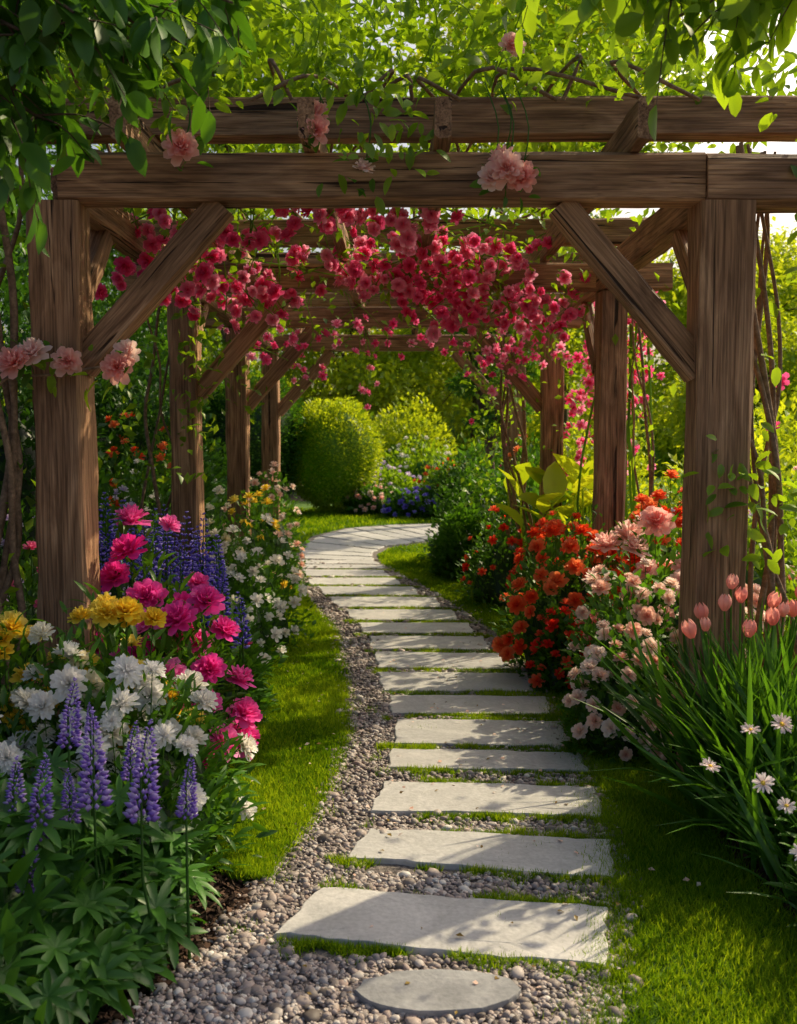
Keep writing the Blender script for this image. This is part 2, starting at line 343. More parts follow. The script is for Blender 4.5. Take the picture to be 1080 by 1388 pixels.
def lerp(a,b,t):return (a[0]+(b[0]-a[0])*t,a[1]+(b[1]-a[1])*t)
for i in range(len(pp)-1):
    k=2 if i<4 else 3
    for j in range(k):
        t0=(j+.05)/k;t1=(j+.93)/k
        A0=lerp(pp[i][0],pp[i+1][0],t0);B0=lerp(pp[i][1],pp[i+1][1],t0);A1=lerp(pp[i][0],pp[i+1][0],t1);B1=lerp(pp[i][1],pp[i+1][1],t1)
        slab_obj([lerp(A0,B0,.08),lerp(A0,B0,.93),lerp(A1,B1,.93),lerp(A1,B1,.08)],.03,0,.02)
# pebbles
ph=(1+5**.5)/2
I0=nrm(np.array([(-1,ph,0),(1,ph,0),(-1,-ph,0),(1,-ph,0),(0,-1,ph),(0,1,ph),(0,-1,-ph),(0,1,-ph),(ph,0,-1),(ph,0,1),(-ph,0,-1),(-ph,0,1)],float))
IF=np.array([(0,11,5),(0,5,1),(0,1,7),(0,7,10),(0,10,11),(1,5,9),(5,11,4),(11,10,2),(10,7,6),(7,1,8),(3,9,4),(3,4,2),(3,2,6),(3,6,8),(3,8,9),(4,9,5),(2,4,11),(6,2,10),(8,6,7),(9,8,1)])
def subdiv(V,F):
    V=list(map(tuple,V));cache={};out=[]
    def mid(a,b):
        k=(min(a,b),max(a,b))
        if k not in cache:
            v=nrm((np.array(V[a])+np.array(V[b]))/2);V.append(tuple(v));cache[k]=len(V)-1
        return cache[k]
    for a,b,c in F:
        x,y,z=mid(a,b),mid(b,c),mid(c,a);out+=[(a,x,z),(b,y,x),(c,z,y),(x,y,z)]
    return np.array(V),np.array(out)
I1,IF1=subdiv(I0,IF);I2,IF2=subdiv(I1,IF1)
def inslab(X,Y,m=.02):
    k=np.zeros(len(X),bool)
    for s in slabs:
        s=np.array(s);k|=(X>s[:,0].min()+m+.05)&(X<s[:,0].max()-m-.05)&(Y>s[:,1].min()+m+.04)&(Y<s[:,1].max()-m-.04)
    return k
mb=MB()
for n,y0,y1,sz,tv,tf in((23000,1.9,3.6,.0064,I1,IF1),(22000,3.5,6.5,.0076,I0,IF),(12000,6.3,12,.011,I0,IF)):
    for v in range(5):
        T=[(tv*(1+N(0,.13,(len(tv),1))),tf,0,np.zeros(len(tv)))]
        m=n//5;t=U(0,1,m);Y=y0+(y1-y0)*t;a=gl(Y);b=gr(Y);X=a+(b-a)*U(-.02,1.02,m)+N(0,.02,m)
        k=~inslab(X,Y);X=X[k];Y=Y[k];m=len(X)
        s=sz*np.exp(N(0,.42,m));S=np.stack([s*U(.8,1.4,m),s*U(.8,1.2,m),s*U(.5,.8,m)],1)
        R=frames_z(np.stack([N(0,.3,m),N(0,.3,m),np.ones(m)],1),S)
        mb.scatter(T,R,np.stack([X,Y,.010+U(0,.009,m)],1),U(0,1.5,m))
mb.finish('gravel',[peb_m])
# bark mulch chips
mb=MB();n=10000
Y=U(2.0,3.9,n);X=np.where(U(0,1,n)<.7,gl(Y)-U(0,.9,n),be(Y)+U(0,.5,n))
k=~((Y>3.2)&(X>bl(Y))&(X<0));X=X[k];Y=Y[k];n=len(X)
bx=np.array([(x,y,z) for x in(-1,1) for y in(-1,1) for z in(-1,1)],float);bx[3]*=.6;bx[4]*=.7
bf=np.array([(0,1,3),(0,3,2),(4,6,7),(4,7,5),(0,4,5),(0,5,1),(2,3,7),(2,7,6),(0,2,6),(0,6,4),(1,5,7),(1,7,3)])
mb.scatter([(bx,bf,0,np.zeros(8))],frames_z(np.stack([N(0,.5,n),N(0,.5,n),np.ones(n)],1),np.stack([U(.005,.02,n),U(.003,.009,n),U(.0015,.004,n)],1)),np.stack([X,Y,U(.002,.02,n)],1),U(0,1.5,n))
mb.finish('mulch_chips',[chip_m],smooth=False)
# moss / grass strips between stones
mb=MB()
for i,s in enumerate(slabs):
    for e,(a,b,sg) in enumerate(((s[0],s[1],-1),(s[3],s[2],1))):
        a=np.array(a);b=np.array(b);n=int(3400*(1 if i<6 else .6))
        t=U(-.08,1.08,n);dens=np.sin(t*9+i*2.1+e)+np.sin(t*23+i)*.6+(t-.45)*2.2+(.5 if e==0 else 0)+N(0,.25,n)
        k=dens>(-.6 if i>3 else -.1);t=t[k];n=len(t)
        p=a+(b-a)*t[:,None];off=np.abs(N(0,.024,n))*(1+.6*np.sin(t*31+i))+.005
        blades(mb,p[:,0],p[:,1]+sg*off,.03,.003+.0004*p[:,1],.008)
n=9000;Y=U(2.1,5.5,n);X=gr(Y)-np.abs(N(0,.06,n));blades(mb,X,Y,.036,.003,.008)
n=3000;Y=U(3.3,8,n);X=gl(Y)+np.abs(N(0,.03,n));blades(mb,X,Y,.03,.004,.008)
for _ in range(26):
    cy=U(2.3,5.5);cx=U(gl(cy),gr(cy));n=60;blades(mb,cx+N(0,.03,n),cy+N(0,.025,n),.026,.003,.008)
mb.finish('grass_tufts',[grass_m])
# fallen petals and leaves
mb=MB();PET=leaf_lo(.42,.06,.1,0)
n=150;Y=U(2.2,9,n);X=gl(Y)+(gr(Y)-gl(Y))*U(-.3,1.25,n)
mb.scatter(PET,frames_z(np.stack([N(0,.25,n),N(0,.25,n),np.ones(n)],1),U(.014,.026,n)),np.stack([X,Y,np.full(n,.037)],1))
n=90;Y=U(2.1,7,n);X=gl(Y)+(gr(Y)-gl(Y))*U(-.1,1.05,n)
mb.scatter(LL,frames_z(np.stack([N(0,.25,n),N(0,.25,n),np.ones(n)],1),U(.015,.03,n)),np.stack([X,Y,np.full(n,.036)],1),matmap={0:1})
mb.finish('fallen_petals',[p_peach,mat_soft('dry_leaf',[(0,(.12,.06,.02)),(1,(.35,.25,.06))],.2)])

# ---------------------------------------------------------------- pergola
perg=bpy.data.objects.new('pergola',None);scene.collection.objects.link(perg)
def beam(name,p0,p1,w,h,ch=.012):
    p0=Vector(p0);p1=Vector(p1);L=(p1-p0).length;n=max(4,int(L/.08))
    prof=[(-w/2+ch,-h/2),(w/2-ch,-h/2),(w/2,-h/2+ch),(w/2,h/2-ch),(w/2-ch,h/2),(-w/2+ch,h/2),(-w/2,h/2-ch),(-w/2,-h/2+ch)]
    V=[];F=[]
    ox=[random.uniform(0,6) for _ in range(8)]
    for i in range(n+1):
        x=i/n*L
        for j,(a,b) in enumerate(prof):
            q=.004*math.sin(x*3+ox[j])+.002*math.sin(x*11+ox[j]*2)+random.gauss(0,.0014)
            V.append((x,a+q,b+q*.8))
    for i in range(n):
        for j in range(8):
            F.append((i*8+j,i*8+(j+1)%8,(i+1)*8+(j+1)%8,(i+1)*8+j))
    F.append(tuple(range(7,-1,-1)));F.append(tuple(n*8+j for j in range(8)))
    me=bpy.data.meshes.new(name);me.from_pydata(V,[],F);me.materials.append(wood);me.update()
    ob=bpy.data.objects.new(name,me);scene.collection.objects.link(ob)
    x=(p1-p0).normalized();ref=Vector((0,0,1)) if abs(x.z)<.9 else Vector((0,-1,0))
    y=ref.cross(x).normalized();z=x.cross(y)
    M=Matrix((x,y,z)).transposed().to_4x4();M.translation=p0;ob.matrix_world=M;ob.parent=perg;return ob
ZU=2.485;ZT=2.68
XLp=-1.42;XRp=1.355;PW=.205
frames=[4.1,6.45,8.52,10.7]
for i,y in enumerate(frames):
    xr=XRp+(0,.06,.0,-.05)[i]
    w=PW if i==0 else .185
    beam('post',(XLp,y,-.05),(XLp,y,ZU),w,w);beam('post',(xr,y,-.05),(xr,y,ZU),w+(.02 if i==0 else 0),w)
    if i==0:
        beam('header',(-1.40,y,(ZU+ZT)/2+.005),(1.26,y,(ZU+ZT)/2+.005),.15,ZT-ZU)
        beam('header_end',(1.265,y-.01,(ZU+ZT)/2-.01),(1.95,y-.01,(ZU+ZT)/2-.01),.17,ZT-ZU+.02,.03)
    else:
        beam('header',(-1.8,y,(ZU+ZT)/2+.003),(1.8,y,(ZU+ZT)/2+.003),.12,ZT-ZU-.02)
    beam('purlin',(-1.9,y+.35,2.94),(2.1,y+.35,2.955),.11,.175)
    if i<3: beam('purlin',(-1.9,y+1.3,2.93),(2.0,y+1.3,2.93),.09,.13)
    b=.62
    beam('knee_brace',(XLp+.08,y,ZU-b-.05),(XLp+.08+b-.02,y,ZU),.10,.12)
    if i!=1: beam('knee_brace',(xr-.08,y,ZU-b-.07),(xr-.08-b+.02,y,ZU),.10,.12)
for j in range(3):
    y0=frames[j]+.1;y1=frames[j+1]-.1
    for X in(XLp,XRp): beam('side_plate',(X,frames[j]+.08,(ZU+ZT)/2-.004),(X,frames[j+1]-.065,(ZU+ZT)/2-.004),.12,ZT-ZU-.03)
    beam('side_brace',(XLp,y0-.02,ZU-.5),(XLp,y0+.48,ZU),.08,.1);beam('side_brace',(XRp,y0-.02,ZU-.5),(XRp,y0+.48,ZU),.08,.1)
for X in(-1.1,-.36,.18,.97): beam('rafter',(X,3.86,2.765),(X,11.2,2.765),.065,.16)

# ---------------------------------------------------------------- plants helpers
def mound(mb,c,r,n,ls,T=LL,core=True,up=.45,mat=0,lo=.7):
    c=np.array(c,float);r=np.array(r,float)
    d=nrm(N(0,1,(n,3)));d[:,2]=np.abs(d[:,2])
    ph_=U(0,6,3)
    def lump(d): return 1+.13*np.sin(4.2*d[:,0]+ph_[0]+3*d[:,2])*np.cos(3.7*d[:,1]+ph_[1])+.06*np.sin(9*d[:,2]+6*d[:,0]+ph_[2])
    P=c+d*r*(U(lo,1.04,n)*lump(d))[:,None]
    D=d*.8+N(0,.5,(n,3))+np.array([0,0,up])
    cl=.5+.5*np.sin(P[:,0]*9+ph_[0])*np.sin(P[:,1]*8)*np.sin(P[:,2]*9+1)
    mb.scatter(T,frames_y(D,ls*U(.6,1.25,n)),P,np.clip(.6*cl+.5*U(0,1,n),0,1),None if mat==0 else {0:mat})
    if core:
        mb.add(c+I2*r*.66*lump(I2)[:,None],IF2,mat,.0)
def blooms_on(mb,c,r,n,size,T,camb=.5,lo=.96,hi=1.16,zmin=.15,facing=.4,stem=True,sw=.005):
    c=np.array(c,float);r=np.array(r,float)
    d=nrm(N(0,1,(n*8,3))*np.array([.8,.8,.7])+np.array([0,-camb,.55]));d=d[d[:,2]>zmin]
    keep=[];
    for q in d:
        if len(keep)>=n:break
        if all(np.linalg.norm((q-k)*r)>size*.62 for k in keep):keep.append(q)
    d=np.array(keep);n=len(d)
    P=c+d*r*U(lo,hi,n)[:,None]
    D=d*.7+np.array([0,-facing,.45])+N(0,.28,(n,3))
    put_blooms(mb,P,D,size,T,c,stem,sw)
def put_blooms(mb,P,D,size,T,c=None,stem=True,sw=.005):
    n=len(P);D=nrm(D)
    mb.scatter(T,frames_z(D,size*U(.66,1.2,n)),P,U(0,1,n))
    if stem:
        B=P.copy();B[:,2]=0
        if c is not None: B[:,:2]=c[:2]+(P[:,:2]-c[:2])*.5
        E=P-D*size*.05;v=E-B;L=np.linalg.norm(v,axis=1)
        mb.scatter(STEM,frames_y(v,np.stack([np.full(n,sw),L,np.full(n,sw)],1)),B,U(.2,.6,n))
def fplant(name,mounds,leafm,petalm,T,nb,size,nl,ls,leafT=LL,centre=p_centre,**kw):
    mb=MB()
    for i,(x,y,rx,ry,h) in enumerate(mounds):
        mound(mb,(x,y,0),(rx,ry,h),nl,ls,leafT)
        blooms_on(mb,(x,y,0),(rx,ry,h),nb,size,T,**kw)
    return mb.finish(name,[leafm,petalm,centre])
A=np.array
# ---- lupines front left
mb=MB()
n=180;X=U(-1.25,-.62,n);Y=U(2.2,3.0,n);k=X<gl(Y)-.06;X=X[k];Y=Y[k];n=len(X);Z=U(.12,.5,n)*np.clip((gl(Y)-X)*3.0,.3,1)
mb.scatter(PALM,frames_z(np.stack([N(.15,.45,n),N(-.35,.4,n),np.ones(n)],1),U(.07,.115,n)),np.stack([X,Y,Z],1),U(0,1,n))
B=np.stack([X-.03,Y+.05,0*X],1);v=np.stack([X,Y,Z],1)-B;L=np.linalg.norm(v,axis=1)
mb.scatter(STEM,frames_y(v,np.stack([np.full(n,.005),L,np.full(n,.005)],1)),B)
n=460;X=U(-1.3,-.68,n);Y=U(2.0,2.95,n);k=X<gl(Y)-.08;X=X[k];Y=Y[k];n=len(X);Z=U(.0,.42,n)*np.clip((gl(Y)-X)*3,.2,1)
mb.scatter(LANCE,frames_y(np.stack([N(.2,.6,n),N(-.4,.6,n),N(.3,.4,n)],1),U(.1,.16,n)),np.stack([X,Y,Z],1),U(0,1,n))
SP=[(-.845,2.6,.50,.27),(-.715,2.6,.46,.27),(-.595,2.62,.455,.17),(-.985,2.55,.43,.23),(-1.0,2.5,.30,.17),(-.965,2.75,.62,.20),(-.92,2.62,.44,.16),(-1.07,2.6,.43,.2),(-.80,2.8,.50,.17),(-.9,2.75,.66,.08)]
for (x,y,z,l) in SP:
    d=A([[N(.05,.09),N(0,.06),1]]);mb.scatter(SPIKE,frames_z(d,A([[l*.95+.02,l*.95+.02,l]])),A([[x,y,z]]),A([U(.2,.7)]))
    tube(mb,[(x+N(0,.02),y+.03,0),(x,y,z*.6),(x,y,z+l*.5),(x+d[0,0]*l*.8,y,z+l*.9)],[.005,.0045,.003,.0015],0,5,.4)
mb.finish('lupine_plant',[leaf_blue,p_lupine,p_centre])
# ---- left bed
fplant('white_daisy_bush',[(-.93,3.28,.36,.32,.66),(-1.36,3.1,.3,.3,.64)],leaf_mid,p_white,DOUBLE,25,.1,900,.075,LANCE,camb=.8,sw=.004)
fplant('white_peony_bush',[(-.82,3.45,.26,.25,.64),(-1.15,3.25,.2,.2,.72)],leaf_mid,p_white,POM,16,.11,500,.075,LANCE,camb=.8,sw=.004)
fplant('yellow_peony_bush',[(-1.08,3.6,.28,.22,.86),(-1.45,3.45,.25,.25,.84)],leaf_mid,p_yellow,PEONY,30,.1,700,.08,LANCE,camb=.8)
fplant('cream_peony_bush',[(-1.2,3.4,.18,.2,.82)],leaf_mid,p_cream,POM,7,.1,300,.08,LANCE,camb=.7)
fplant('magenta_peony_bush',[(-1.15,4.35,.32,.28,1.02),(-.93,4.1,.24,.25,.78)],leaf_mid,p_magenta,PEONY,26,.15,700,.09,LANCE,camb=.8)
def spikes_plant(name,items,leafm,pm,T,foli,nl,ls,wf=1.1,leafT=LANCE):
    mb=MB()
    for f in foli: mound(mb,(f[0],f[1],0),(f[2],f[3],f[4]),nl,ls,leafT)
    for (x,y,z,l) in items:
        d=A([[N(0,.06),N(0,.06),1]]);mb.scatter(T,frames_z(d,A([[l*wf,l*wf,l]])),A([[x,y,z]]),A([U(.1,.8)]))
        tube(mb,[(x,y+.03,0),(x,y,z),(x+d[0,0]*l*.9,y,z+l*.9)],[.006,.005,.002],0,5,.4)
    return mb.finish(name,[leafm,pm,p_centre])
it=[]
for _ in range(38):
    x=U(-1.62,-.92);y=U(4.85,5.6);it.append((x,y,.70+.22*(-x-.9)+U(-.12,.1),U(.24,.34)))
it+=[(-.98,4.7,.60,.3),(-.88,4.8,.52,.28),(-1.08,4.75,.70,.3),(-.82,4.9,.44,.26),(-.78,4.75,.5,.26)]
spikes_plant('blue_delphinium',it,leaf_mid,p_blue,SPIKE_LO,[(-1.2,5.2,.42,.4,.68),(-.92,5.1,.2,.35,.45)],900,.08,1.1)
fplant('pink_phlox',[(-.95,5.0,.22,.25,.6)],leaf_mid,p_pinkhot,ROSE_LO,12,.05,500,.06)
fplant('white_rose_bush',[(-1.08,6.9,.38,.4,.86),(-1.0,6.1,.24,.3,.7)],leaf_mid,p_white,ROSE_LO,46,.115,1200,.06,camb=.7)
fplant('cream_rose_bush',[(-1.38,7.3,.3,.3,1.0)],leaf_mid,p_cream,ROSE_LO,28,.1,800,.06)
fplant('yellow_rose_bush',[(-1.2,7.9,.28,.3,1.02)],leaf_mid,p_yellow,ROSE_LO,24,.11,700,.06)
fplant('pale_rose_bush',[(-1.35,9.6,.42,.5,1.15)],leaf_mid,p_peach,ROSE_LO,66,.11,1400,.07)
fplant('lilac_phlox',[(-1.95,6.2,.4,.4,1.12),(-2.2,5.4,.4,.4,1.0)],leaf_mid,p_lilac,ROSE_LO,28,.08,900,.07)
fplant('white_phlox',[(-2.0,7.2,.45,.45,1.2)],leaf_mid,p_white,ROSE_LO,40,.085,900,.07)
fplant('magenta_rose_bush',[(-1.8,4.7,.3,.4,.9)],leaf_mid,p_pinkhot,ROSE_LO,22,.09,900,.07)
fplant('red_rose_bush',[(-2.2,8.2,.5,.5,1.5),(-2.5,9,.7,.6,1.6)],leaf_mid,p_orange,ROSE_LO,24,.11,1400,.08)
mb=MB();mound(mb,(-1.15,5.9,0),(.28,.4,.5),900,.06);mound(mb,(-1.55,3.0,0),(.35,.4,.55),500,.1,LANCE);mound(mb,(-1.05,4.0,0),(.26,.25,.5),600,.09,LANCE);mound(mb,(-.85,3.1,0),(.22,.25,.42),400,.08,LANCE);mb.finish('bedding_foliage',[leaf_mid])
# ---- right bed
mb=MB()
TL=[(1.10,3.55,.77),(1.2,3.7,.75),(1.22,3.8,.80),(1.27,3.7,.84),(1.31,3.75,.93),(1.33,3.6,.75),(1.35,3.75,.86),(1.47,3.75,.86),(1.44,3.65,.8),(1.56,3.75,.8),(1.58,3.75,.88),(1.5,3.7,.82),(1.62,3.8,.92),(1.66,3.6,.85)]
for (x,y,z) in TL:
    d=A([[N(0,.14),N(0,.12),1]]);mb.scatter(TULIP,frames_z(d,A([[.07,.07,.066]])*U(.85,1.12)),A([[x,y,z+N(0,.01)]]),A([U(0,.5)]))
    bx0=x+(1.45-x)*.4;tube(mb,spline([(bx0,y+.1,0),(bx0+(x-bx0)*.4,y+.06,z*.5),(x,y,z)],6),.0038,0,5,.7)
n=520;bX=N(1.48,.14,n);bY=N(3.78,.2,n);bX=np.maximum(bX,1.2);P0=np.stack([bX,bY,0*bX],1)
D=np.stack([N(-.08,.28,n),N(-.12,.33,n),np.ones(n)],1);mb.scatter(STRAP,frames_y(D,np.stack([U(.5,.9,n)*.8,U(.5,.82,n),U(.5,1.3,n)],1),.8),P0,U(0,1,n))
n=150;bX=U(1.26,1.6,n);bY=U(2.9,3.6,n);P0=np.stack([bX,bY,0*bX],1);D=np.stack([N(-.25,.3,n),N(-.2,.35,n),np.ones(n)],1);L=U(.25,.48,n)
mb.scatter(STRAP,frames_y(D,np.stack([L,L,L*2],1),.8),P0,U(0,1,n))
mb.finish('tulip_clump',[leaf_mid,P('petal_coral',(.9,.25,.2),(.95,.44,.37),(.96,.7,.6)),p_centre])
mb=MB()
for f in((1.42,2.75,.22,.3,.42),(1.5,3.2,.25,.3,.5)): mound(mb,(f[0],f[1],0),f[2:],500,.06,NARROW,up=.9)
n=300;P0=np.stack([U(1.24,1.55,n),U(2.4,3.3,n),U(0,.3,n)],1);mb.scatter(LANCE,frames_y(np.stack([N(-.3,.5,n),N(-.3,.4,n),U(.3,1.2,n)],1),U(.07,.12,n)),P0)
CP=A([(1.07,2.75,.50),(1.14,2.8,.66),(.98,2.95,.48),(1.12,2.7,.45),(1.15,2.65,.33),(1.16,3.1,.55)])
mb.scatter(DAISY,frames_z(A([(-.2,-.6,.6)])+N(0,.3,(len(CP),3)),U(.05,.075,len(CP))),CP,U(.3,.9,len(CP)))
for p in CP: tube(mb,spline([(1.3+N(0,.05),p[1]+.1,0),((p[0]+1.3)/2+.03,p[1]+.05,p[2]*.6),(p[0],p[1],p[2])],6),.0024,0,4,.6)
mb.finish('pink_daisy_plant',[leaf_mid,P('petal_blush',(.8,.5,.5),(.86,.74,.74),(.9,.88,.88)),p_centre])
fplant('peach_rose_bush',[(1.2,4.9,.34,.35,.82),(1.06,4.5,.24,.24,.56),(1.6,4.7,.25,.3,.8)],leaf_mid,p_peach,ROSE,42,.095,1000,.06,camb=.9)
fplant('pink_peony_bush',[(1.45,5.35,.42,.3,1.04)],leaf_mid,p_pink,PEONY,28,.185,800,.08,camb=.8)
fplant('scarlet_rose_bush',[(1.1,6.1,.44,.4,.92),(1.68,6.0,.4,.3,1.12)],leaf_mid,p_orange,ROSE,74,.125,1400,.06,camb=.7)
fplant('crimson_rose_bush',[(.98,5.7,.16,.2,.5),(1.2,7.3,.36,.4,.85),(.98,8.8,.4,.5,.85)],leaf_mid,p_red,ROSE_LO,36,.1,1300,.06)
fplant('orange_rose_bush',[(1.4,10.2,.4,.5,1.5)],leaf_mid,p_orange,ROSE_LO,9,.13,1300,.09)
mb=MB()
for f in((1.0,11.8,.62,.8,1.3),(.7,10.6,.3,.5,.75),(1.5,9.3,.4,.5,1.0)): mound(mb,(f[0],f[1],0),f[2:],2600,.085,LL)
mb.finish('garden_shrub',[leaf_mid])
mb=MB()
for _ in range(34):
    x=U(1.0,1.75);y=U(7.8,8.9);z=U(.7,1.15)
    mb.scatter(BROAD,frames_y(A([[N(0,.6),N(-.25,.4),U(.5,1.2)]]),A([U(.3,.45)])),A([[x,y,z]]))
    tube(mb,[(x+.05,y+.05,0),(x,y,z+.02)],.009,0,5,.5)
mb.finish('canna_plant',[leaf_gold])

# ---------------------------------------------------------------- background
def tree(name,x,y,h,rx,rz,cz,ncl,nl,ls,lm,tr=.16,z0=0):
    mb=MB();c=A([x,y,cz]);r=A([rx,rx,rz])
    top=A([x+N(0,.2),y+N(0,.2),cz+rz*.5])
    trunk=spline([(x,y,z0-.1),(x+N(0,.1),y+N(0,.1),h*.3),(x+N(0,.2),y,cz),top],12);tube(mb,trunk,np.linspace(tr,tr*.2,12),1,8)
    d=nrm(N(0,1,(ncl,3)));C=c+d*r*(U(.15,1,ncl)**.5)[:,None]*.85
    for i in range(min(ncl,26)):
        a=trunk[int(U(3,10))];b=C[i];tube(mb,spline([a,(a+b)/2+N(0,.12,3)+A([0,0,.2]),b],7),np.linspace(tr*.35,.012,7),1,5)
    cr=rx*.33
    ci=rng.integers(0,ncl,nl);cv=U(0,1,ncl)
    off=nrm(N(0,1,(nl,3)))*A([1,1,.7])*cr*(U(.25,1,nl)[:,None])
    P=C[ci]+off;m=P[:,2]>.1;P=P[m];ci=ci[m];off=off[m]
    D=off*.8/cr+N(0,.6,(len(P),3))+A([0,0,-.15])
    mb.scatter(LL,frames_y(D,ls*U(.6,1.3,len(P)),.6),P,np.clip(.45*cv[ci]+.6*U(0,1,len(P)),0,1))
    return mb.finish(name,[lm,bark_m])
def shrub(name,x,y,rx,ry,h,n,ls,lm,T=LL,z=0,core=True):
    mb=MB();mound(mb,(x,y,z),(rx,ry,h),n,ls,T,core,up=.2);return mb.finish(name,[lm])
def ball(name,x,y,r,zc,n,ls,lm,sq=1.):
    mb=MB();d=nrm(N(0,1,(n,3)));lum=1+.06*np.sin(6*d[:,0]+2)*np.sin(5*d[:,2])+.04*np.sin(13*d[:,1]+8*d[:,0])
    P=A([x,y,zc])+d*A([r,r,r*sq])*(U(.88,1.05,n)*lum)[:,None];k=P[:,2]>.02
    mb.scatter(LL,frames_y((d+N(0,.5,(n,3))+A([0,0,.3]))[k],ls*U(.7,1.3,k.sum())),P[k],U(0,1,k.sum()))
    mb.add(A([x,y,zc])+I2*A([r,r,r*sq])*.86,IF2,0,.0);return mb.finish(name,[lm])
ball('boxwood_topiary',-1.35,20,.95,1.2,16000,.065,leaf_gold,1.2)
ball('boxwood_topiary',-3.1,19.6,1.2,1.5,16000,.07,leaf_mid,1.2)
for (x,y,rx,h,lm,pm,nm) in((-.2,21.5,.8,.9,leaf_bright,p_lilac,'lilac_flower_bed'),(1.0,19.6,.8,1.0,leaf_bright,p_orange,'orange_flower_bed'),(.6,23,1.2,1.5,leaf_bright,p_white,'white_flower_bed'),(2.2,20.5,1,1.3,leaf_mid,p_pinkhot,'pink_flower_bed'),(-.5,19.6,.6,.6,leaf_mid,p_pink,'pink_flower_bed'),(.3,18.8,.6,.55,leaf_mid,p_blue,'blue_flower_bed')):
    fplant(nm,[(x,y,rx,.6,h)],lm,pm,ROSE_LO,40,.15,1500,.12)
shrub('garden_shrub',1.6,18.9,1.2,.8,1.3,3500,.12,leaf_mid);shrub('garden_shrub',.2,25.5,1.6,1,2.4,5000,.14,leaf_gold)
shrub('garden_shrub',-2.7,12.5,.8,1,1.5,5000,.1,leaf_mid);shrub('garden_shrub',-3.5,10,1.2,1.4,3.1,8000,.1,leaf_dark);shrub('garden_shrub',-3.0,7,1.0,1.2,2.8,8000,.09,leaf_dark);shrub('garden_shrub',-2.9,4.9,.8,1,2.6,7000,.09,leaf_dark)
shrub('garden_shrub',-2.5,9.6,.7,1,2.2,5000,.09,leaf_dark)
shrub('garden_shrub',-4.4,14.5,1.6,1.5,3.6,8000,.12,leaf_mid);shrub('garden_shrub',-5.5,19,2.2,1.5,4.5,8000,.14,leaf_mid)
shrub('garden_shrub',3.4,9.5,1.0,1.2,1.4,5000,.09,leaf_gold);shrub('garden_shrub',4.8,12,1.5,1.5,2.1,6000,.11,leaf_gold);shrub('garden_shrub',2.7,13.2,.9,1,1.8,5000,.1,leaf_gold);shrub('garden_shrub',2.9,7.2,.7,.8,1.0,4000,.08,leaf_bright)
fplant('purple_flower_bush',[(2.7,8.3,.5,.5,1.2)],leaf_bright,p_lilac,ROSE_LO,34,.1,1300,.08)
fplant('pink_flower_bush',[(2.3,6.6,.5,.4,1.05),(3.4,7.6,.6,.5,1.3)],leaf_bright,p_pink,ROSE_LO,34,.11,1300,.07)
fplant('red_flower_bush',[(2.5,5.6,.4,.4,.9)],leaf_bright,p_red,ROSE_LO,16,.1,1000,.07)
# trees
tree('garden_tree',-1.5,31,9,3.4,3.6,4.8,45,18000,.19,leaf_gold)
tree('garden_tree',2.6,33,9,3.6,3.8,4.8,45,18000,.19,leaf_gold)
tree('garden_tree',1.5,15.8,4.4,.9,1.3,2.8,20,6500,.1,leaf_mid,.09)
tree('garden_tree',-6.5,27,10,3.6,4,5.5,45,17000,.19,leaf_bright)
tree('garden_tree',-5.8,13,8,2.6,3,5.2,40,17000,.14,leaf_mid)
tree('garden_tree',-4.6,8,7,2.0,2.4,4.6,36,16000,.12,leaf_mid)
tree('garden_tree',-2.95,17.3,10,2.9,2.3,7.6,42,18000,.14,leaf_bright,.12)
tree('garden_tree',2.9,19,11,3.1,2.4,8.3,42,18000,.15,leaf_gold,.14)
tree('garden_tree',8.2,24,8.5,3.2,3.2,4.2,40,17000,.17,leaf_gold)
tree('garden_tree',13.5,30,9.5,3.8,3.8,5,40,16000,.19,leaf_gold)
tree('garden_tree',6.4,17.5,5,1.6,1.6,2.6,26,11000,.13,leaf_gold,.1)
tree('garden_tree',6.4,37,11,3.4,4.2,6,40,14000,.2,leaf_gold)
mb=MB()
for x in np.linspace(-28,34,19): mound(mb,(x,42+N(0,1.5),0),(2.8,2,U(4.5,7)),2500,.34,LL)
mb.finish('distant_tree_line',[leaf_gold])

# ---------------------------------------------------------------- roof vine
mb=MB()
def vine_leaves(mb,C,S,n,ls,T=LL,down=0.):
    P=A(C)+np.clip(N(0,1,(n,3)),-2,2)*A(S);D=N(0,.8,(n,3))+A([0,-.15,down])
    mb.scatter(T,frames_y(D,ls*U(.6,1.3,n),.6),P,U(0,1,n))
for _ in range(50):
    c=(U(-1.7,1.8),U(4.3,10.8),U(3.08,3.3));vine_leaves(mb,c,(.25,.3,.09),90,.09,LL)
for _ in range(150):
    x=U(-1.8,1.7);c=(x,U(4.3,5.9),U(3.12,4.0));vine_leaves(mb,c,(.17,.16,.1),42,.08,OVAL if c[1]<5 else LL,-.2)
for (x,z,n) in((-.28,2.95,40),(-.05,2.82,36),(0.02,2.68,22),(-.2,2.62,10),(.45,2.98,22),(-.6,2.98,34),(-.95,2.85,60),(-1.3,2.85,80),(-1.15,2.98,60),(.9,3.0,24),(1.2,3.0,16)):
    vine_leaves(mb,(x,3.93,z),(.09,.04,.07),n,.07,OVAL,-.4)
for k in range(12):
    x0=U(-1.5,1.5);pts=[(x0,4.2,2.95)]
    for j in range(6):pts.append((pts[-1][0]+N(0,.22),4.2+j*U(.5,1.1),3.02+U(0,.12)))
    tube(mb,spline(pts,24),.009,1,5)
for k in range(7):
    x0=U(-1.4,1.4);tube(mb,spline([(x0,4.2,3.0),(x0+.1,4.0,3.2),(x0+N(0,.25),3.85,3.3),(x0+N(0,.35),3.8,3.1)],14),np.linspace(.004,.0015,14),0,5,.7)
